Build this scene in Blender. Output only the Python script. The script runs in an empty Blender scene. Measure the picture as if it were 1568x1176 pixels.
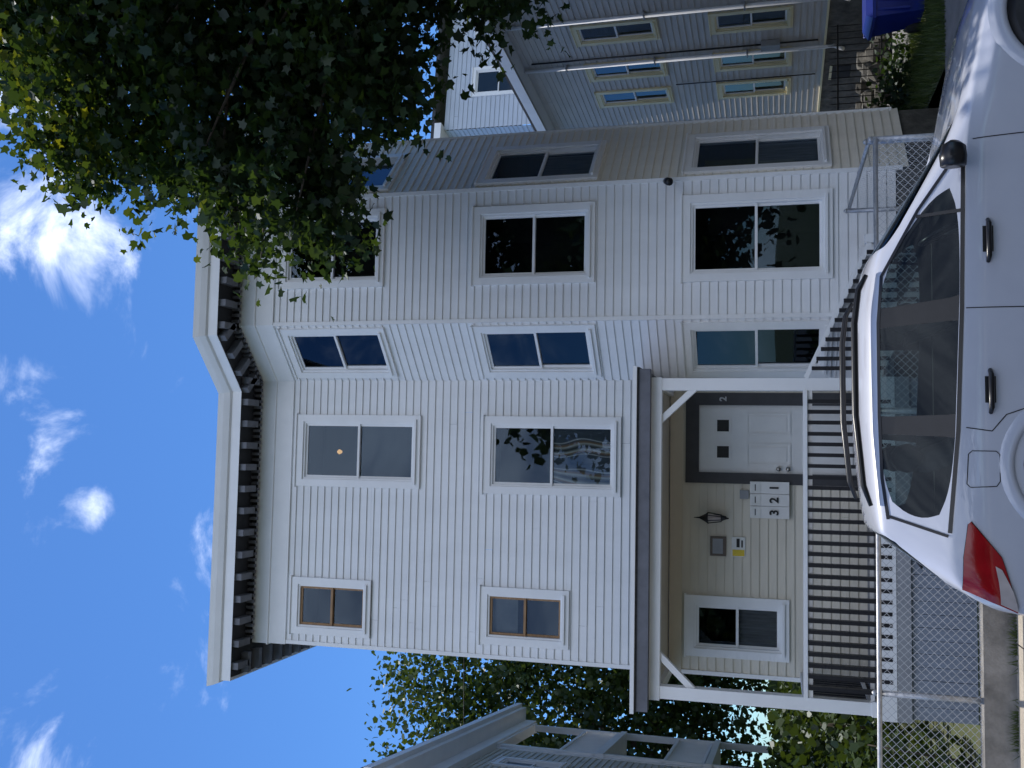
import bpy, bmesh, math, random
import numpy as np
from mathutils import Vector, Matrix
from mathutils.bvhtree import BVHTree
random.seed(7); rng=np.random.default_rng(7)
scene=bpy.context.scene
COL=scene.collection

# ------------------------------------------------------------------ materials
MATS={}
def newmat(name):
    m=bpy.data.materials.new(name); m.use_nodes=True; MATS[name]=m
    nt=m.node_tree; b=nt.nodes["Principled BSDF"]
    return m,nt,b
def mat(name,col,rough=.6,var=.12,scale=3.0,bump=0.0,bscale=60,metal=0,stretch=(1,1,1),col2=None,spec=.4,coat=0,detail=3):
    m,nt,b=newmat(name)
    tc=nt.nodes.new("ShaderNodeTexCoord"); mp=nt.nodes.new("ShaderNodeMapping")
    mp.inputs["Scale"].default_value=stretch
    nt.links.new(tc.outputs["Object"],mp.inputs[0])
    n=nt.nodes.new("ShaderNodeTexNoise"); n.inputs["Scale"].default_value=scale; n.inputs["Detail"].default_value=detail
    n.inputs["Roughness"].default_value=.65
    nt.links.new(mp.outputs[0],n.inputs["Vector"])
    r=nt.nodes.new("ShaderNodeValToRGB")
    r.color_ramp.elements[0].position=.3; r.color_ramp.elements[1].position=.7
    c2=col2 if col2 else tuple(min(1,c*(1+var)) for c in col)
    c1=col if col2 else tuple(c*(1-var) for c in col)
    r.color_ramp.elements[0].color=(*c1,1); r.color_ramp.elements[1].color=(*c2,1)
    nt.links.new(n.outputs["Fac"],r.inputs[0]); nt.links.new(r.outputs[0],b.inputs["Base Color"])
    b.inputs["Roughness"].default_value=rough; b.inputs["Metallic"].default_value=metal
    b.inputs["Specular IOR Level"].default_value=spec
    if coat: b.inputs["Coat Weight"].default_value=coat; b.inputs["Coat Roughness"].default_value=.03
    if bump:
        n2=nt.nodes.new("ShaderNodeTexNoise"); n2.inputs["Scale"].default_value=bscale; n2.inputs["Detail"].default_value=2
        nt.links.new(mp.outputs[0],n2.inputs["Vector"])
        bp=nt.nodes.new("ShaderNodeBump"); bp.inputs["Strength"].default_value=bump; bp.inputs["Distance"].default_value=.01
        nt.links.new(n2.outputs["Fac"],bp.inputs["Height"]); nt.links.new(bp.outputs[0],b.inputs["Normal"])
    return m
mat("white_siding",(.80,.80,.80),.55,.05,1.6,0,30,stretch=(1.6,1.6,.5),spec=.3,detail=5)
mat("bounce_tint_siding",(.84,.79,.69),.55,.07,1.6,0,30,stretch=(1.6,1.6,.5),spec=.3,detail=5)  # bay's right return wall: warm bounced light put into the siding colour
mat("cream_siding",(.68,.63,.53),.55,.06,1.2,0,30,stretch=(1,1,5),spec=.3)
mat("white_trim",(.85,.85,.85),.45,.04,2.5,detail=5)
mat("grey_trim",(.30,.31,.33),.55,.1,4)
mat("soffit_dark",(.028,.028,.03),.7,.15,5)
mat("bracket_grey",(.15,.155,.175),.6,.2,5)
mat("beige_ceiling",(.60,.54,.43),.6,.05,2)
mat("shingle",(.06,.06,.065),.9,.3,20,.6,80)
mat("roof_edge_grey",(.15,.155,.18),.6,.15,5)
mat("dark_frame_paint",(.055,.055,.06),.5,.15,6)
mat("door_white",(.78,.77,.75),.45,.04,3)
mat("interior_dark",(.03,.03,.033),.9,.3,1.5)
mat("interior_wall",(.07,.09,.12),.9,.2,1.5)
mat("curtain",(.36,.36,.38),.9,.25,14,stretch=(3,3,.2))
mat("blind",(.36,.36,.36),.8,.1,4)
mat("wood_sash",(.34,.20,.10),.6,.25,8,stretch=(1,1,6))
mat("black_metal",(.015,.015,.017),.4,.2,10)
mat("black_paint",(.012,.012,.016),.45,.2,10)
mat("knob_metal",(.35,.33,.30),.3,.1,10,metal=1)
mat("brown_plaque",(.14,.11,.09),.5,.2,30)
mat("sign_white",(.75,.75,.72),.5,.05,10)
mat("sign_yellow",(.75,.55,.05),.5,.05,10)
mat("ink",(.02,.02,.02),.6,.1,10)
mat("porch_skirt",(.25,.28,.34),.6,.15,6,0,30,stretch=(6,6,.6))
mat("porch_floor",(.22,.23,.25),.6,.15,6)
mat("galvanised",(.45,.46,.48),.45,.2,20,metal=.5)
mat("fence_wire",(.55,.57,.60),.5,.15,20,metal=.2)
mat("concrete",(.22,.21,.195),.9,.5,3,.6,40,detail=6)
mat("sidewalk_concrete",(.40,.35,.28),.9,.18,4,.5,60,detail=5)
mat("kerb_granite",(.33,.32,.31),.85,.25,25,.4,60)
mat("asphalt",(.05,.05,.052),.9,.3,2.5,.6,150,detail=5)
mat("driveway_asphalt",(.18,.18,.185),.9,.2,3,.6,120,detail=5)
mat("soil_grass",(.045,.07,.02),.95,.3,6,.8,60,col2=(.08,.08,.04))
mat("fieldstone",(.11,.105,.095),.9,.5,5,.9,14,detail=5)
mat("tan_siding",(.52,.485,.44),.6,.10,1.5,0,30,stretch=(1,1,6))
mat("tan_siding_b",(.56,.54,.47),.6,.06,1.5,0,30,stretch=(1,1,6))
mat("cream_trim",(.74,.66,.42),.5,.05,3)
mat("pale_blue_siding",(.50,.55,.62),.6,.06,1.5)
mat("bark",(.085,.07,.055),.95,.4,12,.9,30,stretch=(1,1,.3))
mat("blue_plastic",(.008,.022,.20),.4,.15,3)
mat("car_black",(.012,.012,.014),.3,.2,10)
mat("seat_cloth",(.05,.05,.052),.9,.2,20)
mat("rubber",(.02,.02,.02),.8,.3,20)
mat("alloy",(.55,.56,.58),.3,.05,10,metal=.9)
m,nt,b=newmat("car_paint"); b.inputs["Roughness"].default_value=.35
b.inputs["Coat Weight"].default_value=1; b.inputs["Coat Roughness"].default_value=.02
tc=nt.nodes.new("ShaderNodeTexCoord"); n=nt.nodes.new("ShaderNodeTexNoise"); n.inputs["Scale"].default_value=5; n.inputs["Detail"].default_value=4
r=nt.nodes.new("ShaderNodeValToRGB"); r.color_ramp.elements[0].color=(.47,.49,.57,1); r.color_ramp.elements[1].color=(.55,.57,.64,1)
nt.links.new(tc.outputs["Object"],n.inputs[0]); nt.links.new(n.outputs[0],r.inputs[0])
ge=nt.nodes.new("ShaderNodeNewGeometry"); mi_=nt.nodes.new("ShaderNodeMix"); mi_.data_type='RGBA'; mi_.inputs[7].default_value=(.06,.06,.062,1)
nt.links.new(ge.outputs["Backfacing"],mi_.inputs[0]); nt.links.new(r.outputs[0],mi_.inputs[6]); nt.links.new(mi_.outputs[2],b.inputs["Base Color"])
def glassy(name,col,ior=1.6,rough=.02):
    m,nt,b=newmat(name)
    tc=nt.nodes.new("ShaderNodeTexCoord"); n=nt.nodes.new("ShaderNodeTexNoise"); n.inputs["Scale"].default_value=9
    r=nt.nodes.new("ShaderNodeValToRGB"); r.color_ramp.elements[0].color=(*[c*.6 for c in col],1); r.color_ramp.elements[1].color=(*[c*1.4 for c in col],1)
    nt.links.new(tc.outputs["Object"],n.inputs[0]); nt.links.new(n.outputs[0],r.inputs[0]); nt.links.new(r.outputs[0],b.inputs["Base Color"])
    b.inputs["Roughness"].default_value=rough; b.inputs["IOR"].default_value=ior
    return m
glassy("dark_glass",(.012,.014,.016),1.6)
glassy("red_lens",(.32,.008,.012),1.5,.08)
glassy("clear_lens",(.50,.44,.42),1.5,.1)
def pane(name,tint,ior,bumps,gcol):
    m=bpy.data.materials.new(name); m.use_nodes=True; MATS[name]=m; nt=m.node_tree
    nt.nodes.remove(nt.nodes["Principled BSDF"]); out=nt.nodes["Material Output"]
    tr=nt.nodes.new("ShaderNodeBsdfTransparent"); tr.inputs[0].default_value=(*tint,1)
    gl=nt.nodes.new("ShaderNodeBsdfGlossy"); gl.inputs["Roughness"].default_value=.01; gl.inputs[0].default_value=(*gcol,1)
    mx=nt.nodes.new("ShaderNodeMixShader"); fr=nt.nodes.new("ShaderNodeFresnel"); fr.inputs[0].default_value=ior
    if bumps:
        tc=nt.nodes.new("ShaderNodeTexCoord"); n=nt.nodes.new("ShaderNodeTexNoise"); n.inputs["Scale"].default_value=1.1; n.inputs["Detail"].default_value=0
        bp=nt.nodes.new("ShaderNodeBump"); bp.inputs["Strength"].default_value=bumps; bp.inputs["Distance"].default_value=.02
        nt.links.new(tc.outputs["Object"],n.inputs["Vector"]); nt.links.new(n.outputs[0],bp.inputs["Height"]); nt.links.new(bp.outputs[0],gl.inputs["Normal"])
    nt.links.new(fr.outputs[0],mx.inputs[0]); nt.links.new(tr.outputs[0],mx.inputs[1]); nt.links.new(gl.outputs[0],mx.inputs[2]); nt.links.new(mx.outputs[0],out.inputs[0])
pane("window_glass",(.60,.65,.67),1.60,.2,(.60,.78,1))
pane("car_glass",(.42,.50,.50),1.36,0,(.8,.9,1))
m,nt,b=newmat("swirl_fabric")
tc=nt.nodes.new("ShaderNodeTexCoord"); w=nt.nodes.new("ShaderNodeTexWave"); w.inputs["Scale"].default_value=.8; w.inputs["Distortion"].default_value=9; w.inputs["Detail"].default_value=1.0; w.inputs["Detail Scale"].default_value=1.0
w.bands_direction='X'
r=nt.nodes.new("ShaderNodeValToRGB"); e=r.color_ramp.elements; e[0].position=0; e[0].color=(.10,.13,.18,1); e[1].position=1; e[1].color=(.05,.06,.08,1)
x=e.new(.40); x.color=(.10,.13,.18,1); x=e.new(.5); x.color=(.95,.95,.95,1); x=e.new(.58); x.color=(.12,.14,.18,1); x=e.new(.80); x.color=(.42,.24,.12,1); x=e.new(.90); x.color=(.9,.88,.8,1)
nt.links.new(tc.outputs["Object"],w.inputs[0]); nt.links.new(w.outputs["Fac"],r.inputs[0]); nt.links.new(r.outputs[0],b.inputs["Base Color"])
def leafmat(name,cols,trans=.45):
    m=bpy.data.materials.new(name); m.use_nodes=True; MATS[name]=m; nt=m.node_tree
    nt.nodes.remove(nt.nodes["Principled BSDF"]); out=nt.nodes["Material Output"]
    at=nt.nodes.new("ShaderNodeAttribute"); at.attribute_name="lv"
    r=nt.nodes.new("ShaderNodeValToRGB"); e=r.color_ramp.elements
    e[0].color=(*cols[0],1); e[1].color=(*cols[-1],1)
    for i,c in enumerate(cols[1:-1]): x=e.new((i+1)/(len(cols)-1)); x.color=(*c,1)
    nt.links.new(at.outputs["Fac"],r.inputs[0])
    b=nt.nodes.new("ShaderNodeBsdfDiffuse"); nt.links.new(r.outputs[0],b.inputs[0])
    g=nt.nodes.new("ShaderNodeBsdfGlossy"); g.inputs["Roughness"].default_value=.42; g.inputs[0].default_value=(.9,.95,1,1)
    mg=nt.nodes.new("ShaderNodeMixShader"); mg.inputs[0].default_value=.035; nt.links.new(b.outputs[0],mg.inputs[1]); nt.links.new(g.outputs[0],mg.inputs[2])
    t=nt.nodes.new("ShaderNodeBsdfTranslucent")
    mul=nt.nodes.new("ShaderNodeMix"); mul.data_type='RGBA'; mul.blend_type='MULTIPLY'; mul.inputs[0].default_value=1
    nt.links.new(r.outputs[0],mul.inputs[6]); mul.inputs[7].default_value=(2.3,2.0,.7,1); nt.links.new(mul.outputs[2],t.inputs[0])
    mx=nt.nodes.new("ShaderNodeMixShader"); mx.inputs[0].default_value=trans
    nt.links.new(mg.outputs[0],mx.inputs[1]); nt.links.new(t.outputs[0],mx.inputs[2]); nt.links.new(mx.outputs[0],out.inputs[0])
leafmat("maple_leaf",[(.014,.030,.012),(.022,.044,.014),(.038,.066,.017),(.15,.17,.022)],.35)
leafmat("far_leaf",[(.026,.048,.014),(.048,.078,.022),(.085,.12,.035)],.25)

# ------------------------------------------------------------------ mesh helpers
class Ob:
    def __init__(s,name):
        s.e=bpy.data.objects.new(name,None); COL.objects.link(s.e); s.p={}
    def add(s,part,mt,vs,fs,smooth=False):
        k=(part,mt,smooth); V,F=s.p.setdefault(k,([],[])); o=len(V); V+= [tuple(v) for v in vs]; F+=[tuple(i+o for i in f) for f in fs]
    def done(s):
        for (part,mt,sm),(V,F) in s.p.items():
            me=bpy.data.meshes.new(part); me.from_pydata(V,[],F); me.materials.append(MATS[mt])
            if sm: me.polygons.foreach_set("use_smooth",[True]*len(F))
            me.update(); o=bpy.data.objects.new(part,me); COL.objects.link(o); o.parent=s.e
        return s
    def box(s,part,mt,x0,x1,y0,y1,z0,z1):
        V=[(x,y,z) for z in(z0,z1) for y in(y0,y1) for x in(x0,x1)]
        s.add(part,mt,V,[(0,2,3,1),(4,5,7,6),(0,1,5,4),(2,6,7,3),(0,4,6,2),(1,3,7,5)])
    def tube(s,part,mt,pts,rad,seg=8,smooth=True,cap=True):
        pts=[Vector(p) for p in pts]
        if not hasattr(rad,'__len__'): rad=[rad]*len(pts)
        V=[];F=[]
        for i,p in enumerate(pts):
            d=(pts[min(i+1,len(pts)-1)]-pts[max(i-1,0)]).normalized()
            a=d.cross(Vector((0,0,1)))
            if a.length<.05: a=d.cross(Vector((1,0,0)))
            a.normalize(); b2=d.cross(a)
            for k in range(seg):
                t=2*math.pi*k/seg; V.append(p+(a*math.cos(t)+b2*math.sin(t))*rad[i])
        for i in range(len(pts)-1):
            for k in range(seg):
                F.append((i*seg+k,i*seg+(k+1)%seg,(i+1)*seg+(k+1)%seg,(i+1)*seg+k))
        if cap: F.append(tuple(range(seg))[::-1]); F.append(tuple((len(pts)-1)*seg+k for k in range(seg)))
        s.add(part,mt,V,F,smooth)
class Wall:
    def __init__(s,ob,P,Q):
        s.ob=ob; s.P=P; dx,dy=Q[0]-P[0],Q[1]-P[1]; s.L=math.hypot(dx,dy); s.e=(dx/s.L,dy/s.L); s.n=(s.e[1],-s.e[0])
    def pt(s,a,n,z): return (s.P[0]+a*s.e[0]+n*s.n[0], s.P[1]+a*s.e[1]+n*s.n[1], z)
    def box(s,part,mt,a0,a1,n0,n1,z0,z1):
        V=[s.pt(a,n,z) for z in(z0,z1) for n in(n1,n0) for a in(a0,a1)]
        s.ob.add(part,mt,V,[(0,2,3,1),(4,5,7,6),(0,1,5,4),(2,6,7,3),(0,4,6,2),(1,3,7,5)])
    def quad(s,part,mt,pts): s.ob.add(part,mt,[s.pt(*p) for p in pts],[tuple(range(len(pts)))])
    def clap(s,mt,z0,z1,holes=(),pitch=.11,lip=.02,part="siding",a0=0,a1=None):
        if a1 is None: a1=s.L
        nrow=max(1,round((z1-z0)/pitch)); h=(z1-z0)/nrow; V=[];F=[]
        for i in range(nrow):
            za=z0+i*h; zb=za+h
            br=sorted({za,zb}|{z for hh in holes for z in(hh[2],hh[3]) if za+1e-4<z<zb-1e-4})
            joints=[]
            if s.L>2.5 and random.random()<.6: joints=[random.uniform(a0+.3,a1-.3)]
            for q0,q1 in zip(br[:-1],br[1:]):
                zc=(q0+q1)/2; iv=[(a0,a1)]
                hs=[(hh[0],hh[1]) for hh in holes if hh[2]<zc<hh[3]]+[(j,j+.002) for j in joints]
                for hh in hs:
                    nv=[]
                    for (u,v) in iv:
                        if hh[0]>u: nv.append((u,min(v,hh[0])))
                        if hh[1]<v: nv.append((max(u,hh[1]),v))
                    iv=[t for t in nv if t[1]-t[0]>1e-3]
                n_=lambda z: lip-(lip-.002)*(z-za)/h
                for (u,v) in iv:
                    wob=random.uniform(-.0012,.0012)
                    o=len(V); V+=[s.pt(u,n_(q0)+wob,q0),s.pt(v,n_(q0)+wob,q0),s.pt(v,n_(q1)+wob,q1),s.pt(u,n_(q1)+wob,q1)]; F.append((o,o+1,o+2,o+3))
                    if q0==za:
                        o=len(V); V+=[s.pt(u,.0,q0),s.pt(v,.0,q0),s.pt(v,lip+wob,q0),s.pt(u,lip+wob,q0)]; F.append((o,o+1,o+2,o+3))
        s.ob.add(part,mt,V,F)
        if len(holes)==0: s.box("sheathing",mt,a0,a1,-.06,-.003,z0,z1)
    def window(s,a0,a1,z0,z1,trim="white_trim",sash="white_trim",cw=.10,inner="dark",depth=.9,cap=True,deco=None,simple=False):
        g0,g1,h0,h1=a0+cw,a1-cw,z0+cw*.9,z1-cw
        P="window_frame"
        s.box(P,trim,a0,g0,-.02,.05,z0,z1); s.box(P,trim,g1,a1,-.02,.05,z0,z1)
        s.box(P,trim,g0,g1,-.02,.05,h1,z1); s.box(P,trim,g0,g1,-.02,.05,z0,h0)
        if cap:
            s.box(P,trim,a0-.015,a1+.015,-.01,.07,z1,z1+.022)
            s.box(P,trim,a0+cw*.6,a1-cw*.6,.05,.08,h0-.035,h0-.004)
        st=.028
        s.box(P,trim,g0,g0+st,-.06,.028,h0,h1); s.box(P,trim,g1-st,g1,-.06,.028,h0,h1)
        s.box(P,trim,g0+st,g1-st,-.06,.028,h1-st,h1); s.box(P,trim,g0+st,g1-st,-.06,.028,h0,h0+st)
        g0+=st;g1-=st;h0+=st;h1-=st; zm=(h0+h1)/2; sw=.032
        gm="dark_glass" if simple else "window_glass"
        for (q0,q1,nn) in ((zm-.012,h1,.0),(h0,zm+.018,-.028)):
            s.box("sash",sash,g0,g0+sw,nn-.03,nn,q0,q1); s.box("sash",sash,g1-sw,g1,nn-.03,nn,q0,q1)
            s.box("sash",sash,g0+sw,g1-sw,nn-.03,nn,q1-sw,q1); s.box("sash",sash,g0+sw,g1-sw,nn-.03,nn,q0,q0+sw)
            s.quad("glass",gm,[(g0+sw,nn-.012,q0+sw),(g1-sw,nn-.012,q0+sw),(g1-sw,nn-.012,q1-sw),(g0+sw,nn-.012,q1-sw)])
        if simple: return (a0+.04,a1-.04,z0+.04,z1-.04)
        R="room"; im="interior_dark"
        e=.15
        s.quad(R,"interior_wall" if inner=="lit" else im,[(g0-e,-depth,h0-e),(g1+e,-depth,h0-e),(g1+e,-depth,h1+e),(g0-e,-depth,h1+e)])
        for pp in ([(g0-e,-.07,h0-e),(g0-e,-depth,h0-e),(g0-e,-depth,h1+e),(g0-e,-.07,h1+e)],[(g1+e,-.07,h0-e),(g1+e,-.07,h1+e),(g1+e,-depth,h1+e),(g1+e,-depth,h0-e)],
                   [(g0-e,-.07,h0-e),(g1+e,-.07,h0-e),(g1+e,-depth,h0-e),(g0-e,-depth,h0-e)],[(g0-e,-.07,h1+e),(g0-e,-depth,h1+e),(g1+e,-depth,h1+e),(g1+e,-.07,h1+e)]):
            s.quad(R,im,pp)
        def curt(c0,c1,q0,q1,mt="curtain",amp=.02,nn=-.12):
            k=max(6,int((c1-c0)/.018)); V=[];F=[]
            for i in range(k+1):
                a=c0+(c1-c0)*i/k; w=amp*math.sin(i*1.25)+amp*.4*math.sin(i*.53)
                V+=[s.pt(a,nn+w,q0),s.pt(a,nn+w*.6,q1)]
            for i in range(k): F.append((2*i,2*i+2,2*i+3,2*i+1))
            s.ob.add("curtain",mt,V,F,True)
        W_=g1-g0
        if deco=="sides": curt(g0-.02,g0+W_*.16,h0,h1,nn=-.2); curt(g1-W_*.16,g1+.02,h0,h1,nn=-.2)
        if deco=="swirl": curt(g0-.02,g1+.02,h0,zm+.02,"swirl_fabric",.004,-.05)
        if deco=="blind": curt(g0,g1,h0+(h1-h0)*.62,h1,"blind",.002,-.08)
        if deco=="sheer": curt(g0,g1,h0,zm,"curtain",.015,-.1)
        return (a0+.04,a1-.04,z0+.04,z1-.04)
def offset(path,d):
    out=[]
    for i,p in enumerate(path):
        p=Vector(p); ns=[]
        if i>0: e=(p-Vector(path[i-1])).normalized(); ns.append(Vector((e.y,-e.x)))
        if i<len(path)-1: e=(Vector(path[i+1])-p).normalized(); ns.append(Vector((e.y,-e.x)))
        if len(ns)==1: out.append(p+ns[0]*d)
        else:
            b_=(ns[0]+ns[1]).normalized(); out.append(p+b_*d/max(.3,b_.dot(ns[0])))
    return out
def sweep(ob,part,mt,path,prof):
    V=[];F=[];n=len(path)
    for (d,z) in prof:
        V+=[(q.x,q.y,z) for q in offset(path,d)]
    for j in range(len(prof)-1):
        for i in range(n-1): F.append((j*n+i,j*n+i+1,(j+1)*n+i+1,(j+1)*n+i))
    ob.add(part,mt,V,F)

# ------------------------------------------------------------------ MAIN HOUSE
H=Ob("white_clapboard_house")
A=(-2.73,13.0);B=(1.03,13.0);C=(1.76,12.3);D=(3.52,12.3);E=(4.62,13.4)
Abk=(-2.73,24.0);Ebk=(4.62,24.0)
path=[Abk,A,B,C,D,E,Ebk]
ZT=8.90
w=Wall(H,A,B); X=lambda x:x+2.73
holes=[w.window(X(-2.60),X(-1.80),7.58,8.80,sash="wood_sash"),
 w.window(X(-.50),X(.53),6.90,8.80,inner="lit",deco=None),
 w.window(X(-2.56),X(-1.79),4.74,5.97,sash="wood_sash",deco="blind"),
 w.window(X(-.53),X(.53),4.07,5.97,deco="swirl"),
 w.window(X(-2.52),X(-1.75),1.92,3.20,deco="sheer")]
w.clap("white_siding",3.62,ZT,[h for h in holes if h[2]>3.5])
dh=(X(-.31),X(.86),.99,3.22)
w.clap("cream_siding",.99,3.26,[holes[4],dh],part="porch_siding")
w.box("porch_frieze","beige_ceiling",0,w.L,0,.03,3.26,3.42)
m,nt,b=newmat("lamp_glow"); b.inputs["Base Color"].default_value=(.8,.5,.2,1); b.inputs["Emission Color"].default_value=(1,.55,.2,1); b.inputs["Emission Strength"].default_value=1.0
H.tube("pendant_lamp","lamp_glow",[(.0,13.4,8.29),(.0,13.4,8.33),(.0,13.4,8.36)],[.02,.038,.015],10)
w.box("door_frame","dark_frame_paint",X(-.31),X(-.17),-.03,.04,.99,3.22); w.box("door_frame","dark_frame_paint",X(.70),X(.86),-.03,.04,.99,3.22)
w.box("door_frame","dark_frame_paint",X(-.17),X(.70),-.03,.04,3.05,3.22)
w.box("door","door_white",X(-.17),X(.70),-.05,-.005,1.0,3.05)
for (a0,a1,z0,z1) in ((-.07,.21,1.15,1.75),(.32,.60,1.15,1.75),(-.07,.21,1.9,2.45),(.32,.60,1.9,2.45)):
    a0=X(a0);a1=X(a1)
    for q in ((a0,a1,z0,z0+.02),(a0,a1,z1-.02,z1),(a0,a0+.02,z0+.02,z1-.02),(a1-.02,a1,z0+.02,z1-.02)): w.box("door_panel","door_white",q[0],q[1],-.005,.010,q[2],q[3])
    w.box("door_panel","door_white",a0+.05,a1-.05,-.005,.006,z0+.05,z1-.05)
for a0 in (.02,.36):
    w.box("door_light_frame","door_white",X(a0)-.03,X(a0)+.18,-.005,.008,2.64,2.85)
    w.box("door_light","ink",X(a0),X(a0)+.15,.008,.011,2.67,2.82)
for z in (1.93,2.05): H.tube("door_knob","knob_metal",[w.pt(X(-.11),-.005,z),w.pt(X(-.11),.03,z),w.pt(X(-.11),.05,z),w.pt(X(-.11),.065,z)],[.03,.015,.03,.018],12)
for i in range(3):
    a0=X(-.735)+i*.155
    w.box("mailbox","door_white",a0,a0+.15,.017,.10,1.92,2.40)
    w.box("mailbox_lid","sign_white",a0+.008,a0+.142,.10,.108,2.27,2.385)
    w.box("mailbox_slot","ink",a0+.035,a0+.115,.108,.110,2.33,2.342)
def text(s,x,y,z,size,mt,name,par):
    c=bpy.data.curves.new(name,'FONT'); c.body=s; c.size=size; c.align_x='CENTER'; c.align_y='CENTER'; c.extrude=.002; c.offset=.004
    o=bpy.data.objects.new(name,c); COL.objects.link(o); o.location=(x,y,z); o.rotation_euler=(math.pi/2,0,0); c.materials.append(MATS[mt]); o.parent=par
for i,t in enumerate("321"): text(t,-.66+i*.155,12.885,2.10,.15,"ink","mailbox_number",H.e)
text("2",.78,12.955,2.74,.12,"galvanised","door_number",H.e)
w.box("doorbell_box","grey_trim",X(-.50),X(-.39),.017,.06,2.42,2.53)
w.box("plaque","brown_plaque",X(-1.24),X(-.99),.017,.035,2.70,2.90); w.box("plaque_face","grey_trim",X(-1.21),X(-1.02),.035,.037,2.74,2.87)
w.box("notice","sign_white",X(-1.24),X(-.99),.017,.03,2.46,2.63); w.box("notice_band","sign_yellow",X(-1.23),X(-1.15),.03,.032,2.47,2.62); w.box("notice_text","ink",X(-1.12),X(-1.01),.03,.032,2.53,2.57); w.box("notice_text","ink",X(-1.12),X(-1.03),.03,.032,2.49,2.51)
lx,ly=-.75,12.84
H.tube("lantern","black_metal",[(lx,12.985,2.96),(lx,12.98,2.82),(lx,12.985,2.70)],[.02,.045,.02],8)
H.tube("lantern","black_metal",[(lx,12.97,2.84),(lx,12.90,2.74),(lx,ly,2.72)],.012,6)
H.tube("lantern","black_metal",[(lx,ly,2.92),(lx,ly,2.95),(lx,ly,3.0),(lx,ly,3.03),(lx,ly,3.10)],[.085,.06,.03,.012,.004],6)
H.tube("lantern_glass","clear_lens",[(lx,ly,2.76),(lx,ly,2.92)],[.035,.055],6,False)
H.tube("lantern","black_metal",[(lx,ly,2.66),(lx,ly,2.70),(lx,ly,2.76)],[.006,.018,.045],6)
for k in range(6):
    t=math.pi/3*k; H.tube("lantern","black_metal",[(lx+.042*math.cos(t),ly+.042*math.sin(t),2.75),(lx+.068*math.cos(t),ly+.068*math.sin(t),2.925)],.006,4)
bl=Wall(H,B,C); L=bl.L
hb=[bl.window(.08,L-.06,7.24,8.80),bl.window(.08,L-.06,4.33,5.97),bl.window(.08,L-.06,1.42,3.22)]
bl.clap("white_siding",.70,ZT,hb)
bf=Wall(H,C,D); X2=lambda x:x-1.76
hf=[bf.window(X2(2.25),X2(3.33),7.24,8.80),bf.window(X2(2.23),X2(3.28),4.33,5.97),bf.window(X2(2.20),X2(3.30),1.42,3.22)]
bf.clap("white_siding",.70,ZT,hf)
br=Wall(H,D,E)
hr=[br.window(.10,1.12,7.24,8.80),br.window(.10,1.12,4.33,5.97,deco="sheer"),br.window(.10,1.12,1.42,3.22,deco="sheer")]
br.clap("bounce_tint_siding",.55,ZT,hr)
Wall(H,Abk,A).clap("white_siding",.6,ZT); Wall(H,E,Ebk).clap("white_siding",.6,ZT); Wall(H,Ebk,Abk).clap("white_siding",.6,ZT)
for wl,z0 in ((Wall(H,Abk,A),0),(w,0),(bl,0),(bf,0),(br,0),(Wall(H,E,Ebk),0)): wl.box("foundation","fieldstone",0,wl.L,-.1,-.02,-.05,.70 if wl is not w else .99)
for (cx,cy) in (A,C,D,E):
    H.box("corner_post","white_trim",cx-.026,cx+.026,cy-.026,cy+.026,.62,ZT)
sweep(H,"frieze","white_trim",path,[(.0,ZT-.02),(.035,ZT-.02),(.035,9.14),(.055,9.15),(.055,9.17),(.04,9.18),(.04,9.40)])
sweep(H,"soffit","soffit_dark",path,[(.0,9.40),(.05,9.40),(.05,9.48),(.50,9.48)])
sweep(H,"crown","white_trim",path,[(.46,9.482),(.50,9.46),(.50,9.60),(.53,9.62),(.56,9.70),(.58,9.78),(.53,9.79),(-.2,9.84)])
H.add("roof","shingle",[(*A,9.83),(*B,9.83),(*C,9.83),(*D,9.83),(*E,9.83),(*Ebk,9.83),(*Abk,9.83)],[(0,1,2,3,4,5,6)])
segs=[(A,B,-.45,.2),(B,C,.05,.25),(C,D,-.2,.2),(D,E,-.2,.2)]
for (p,q,e0,e1) in segs:
    ww=Wall(H,p,q); a=e0+.1
    while a<ww.L+max(0,e1)-.1:
        if (p is not B) or (.0<a<ww.L+.2): ww.box("modillion","bracket_grey",a,a+.09,.15,.46,9.37,9.478)
        a+=.31
    a=.02
    while a<ww.L-.03:
        ww.box("dentil","bracket_grey",a,a+.04,.052,.12,9.37,9.474); a+=.085
wl=Wall(H,Abk,A); a=8.0
while a<wl.L+.4: wl.box("modillion","bracket_grey",a,a+.09,.16,.44,9.37,9.478); a+=.31
H.tube("security_camera","car_black",[(3.50,12.27,3.44),(3.46,12.12,3.40),(3.42,12.02,3.36)],[.03,.045,.05],10)

# porch
px0,px1,pf=-2.74,.93,11.50
H.box("porch_deck","porch_floor",px0-.02,px1,pf-.05,12.99,.93,.99)
H.box("porch_deck_trim","white_trim",px0-.03,px1+.01,pf-.08,pf-.05,.83,.995)
k=px0
while k<px1-.01:
    H.box("porch_skirt","porch_skirt",k,min(k+.135,px1),pf-.02,pf,-.05,.83); k+=.14
H.box("porch_skirt_trim","grey_trim",px0-.03,px1+.01,pf-.07,pf-.021,.68,.828)
H.box("porch_skirt_side","porch_skirt",px0,px0+.03,pf+.001,12.9,-.05,.92)
H.add("porch_roof","shingle",[(px0-.14,11.33,3.655),(px1+.12,11.33,3.655),(px1+.12,12.99,3.86),(px0-.14,12.99,3.86),
 (px0-.14,11.33,3.615),(px1+.12,11.33,3.615),(px1+.12,12.99,3.60),(px0-.14,12.99,3.60)],[(0,1,2,3),(4,7,6,5),(0,4,5,1),(0,3,7,4),(1,5,6,2)])
H.box("porch_gutter","white_trim",px0-.15,px1+.13,11.29,11.33,3.64,3.685)
H.box("porch_fascia","roof_edge_grey",px0-.13,px1+.10,11.335,11.38,3.49,3.618)
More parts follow.
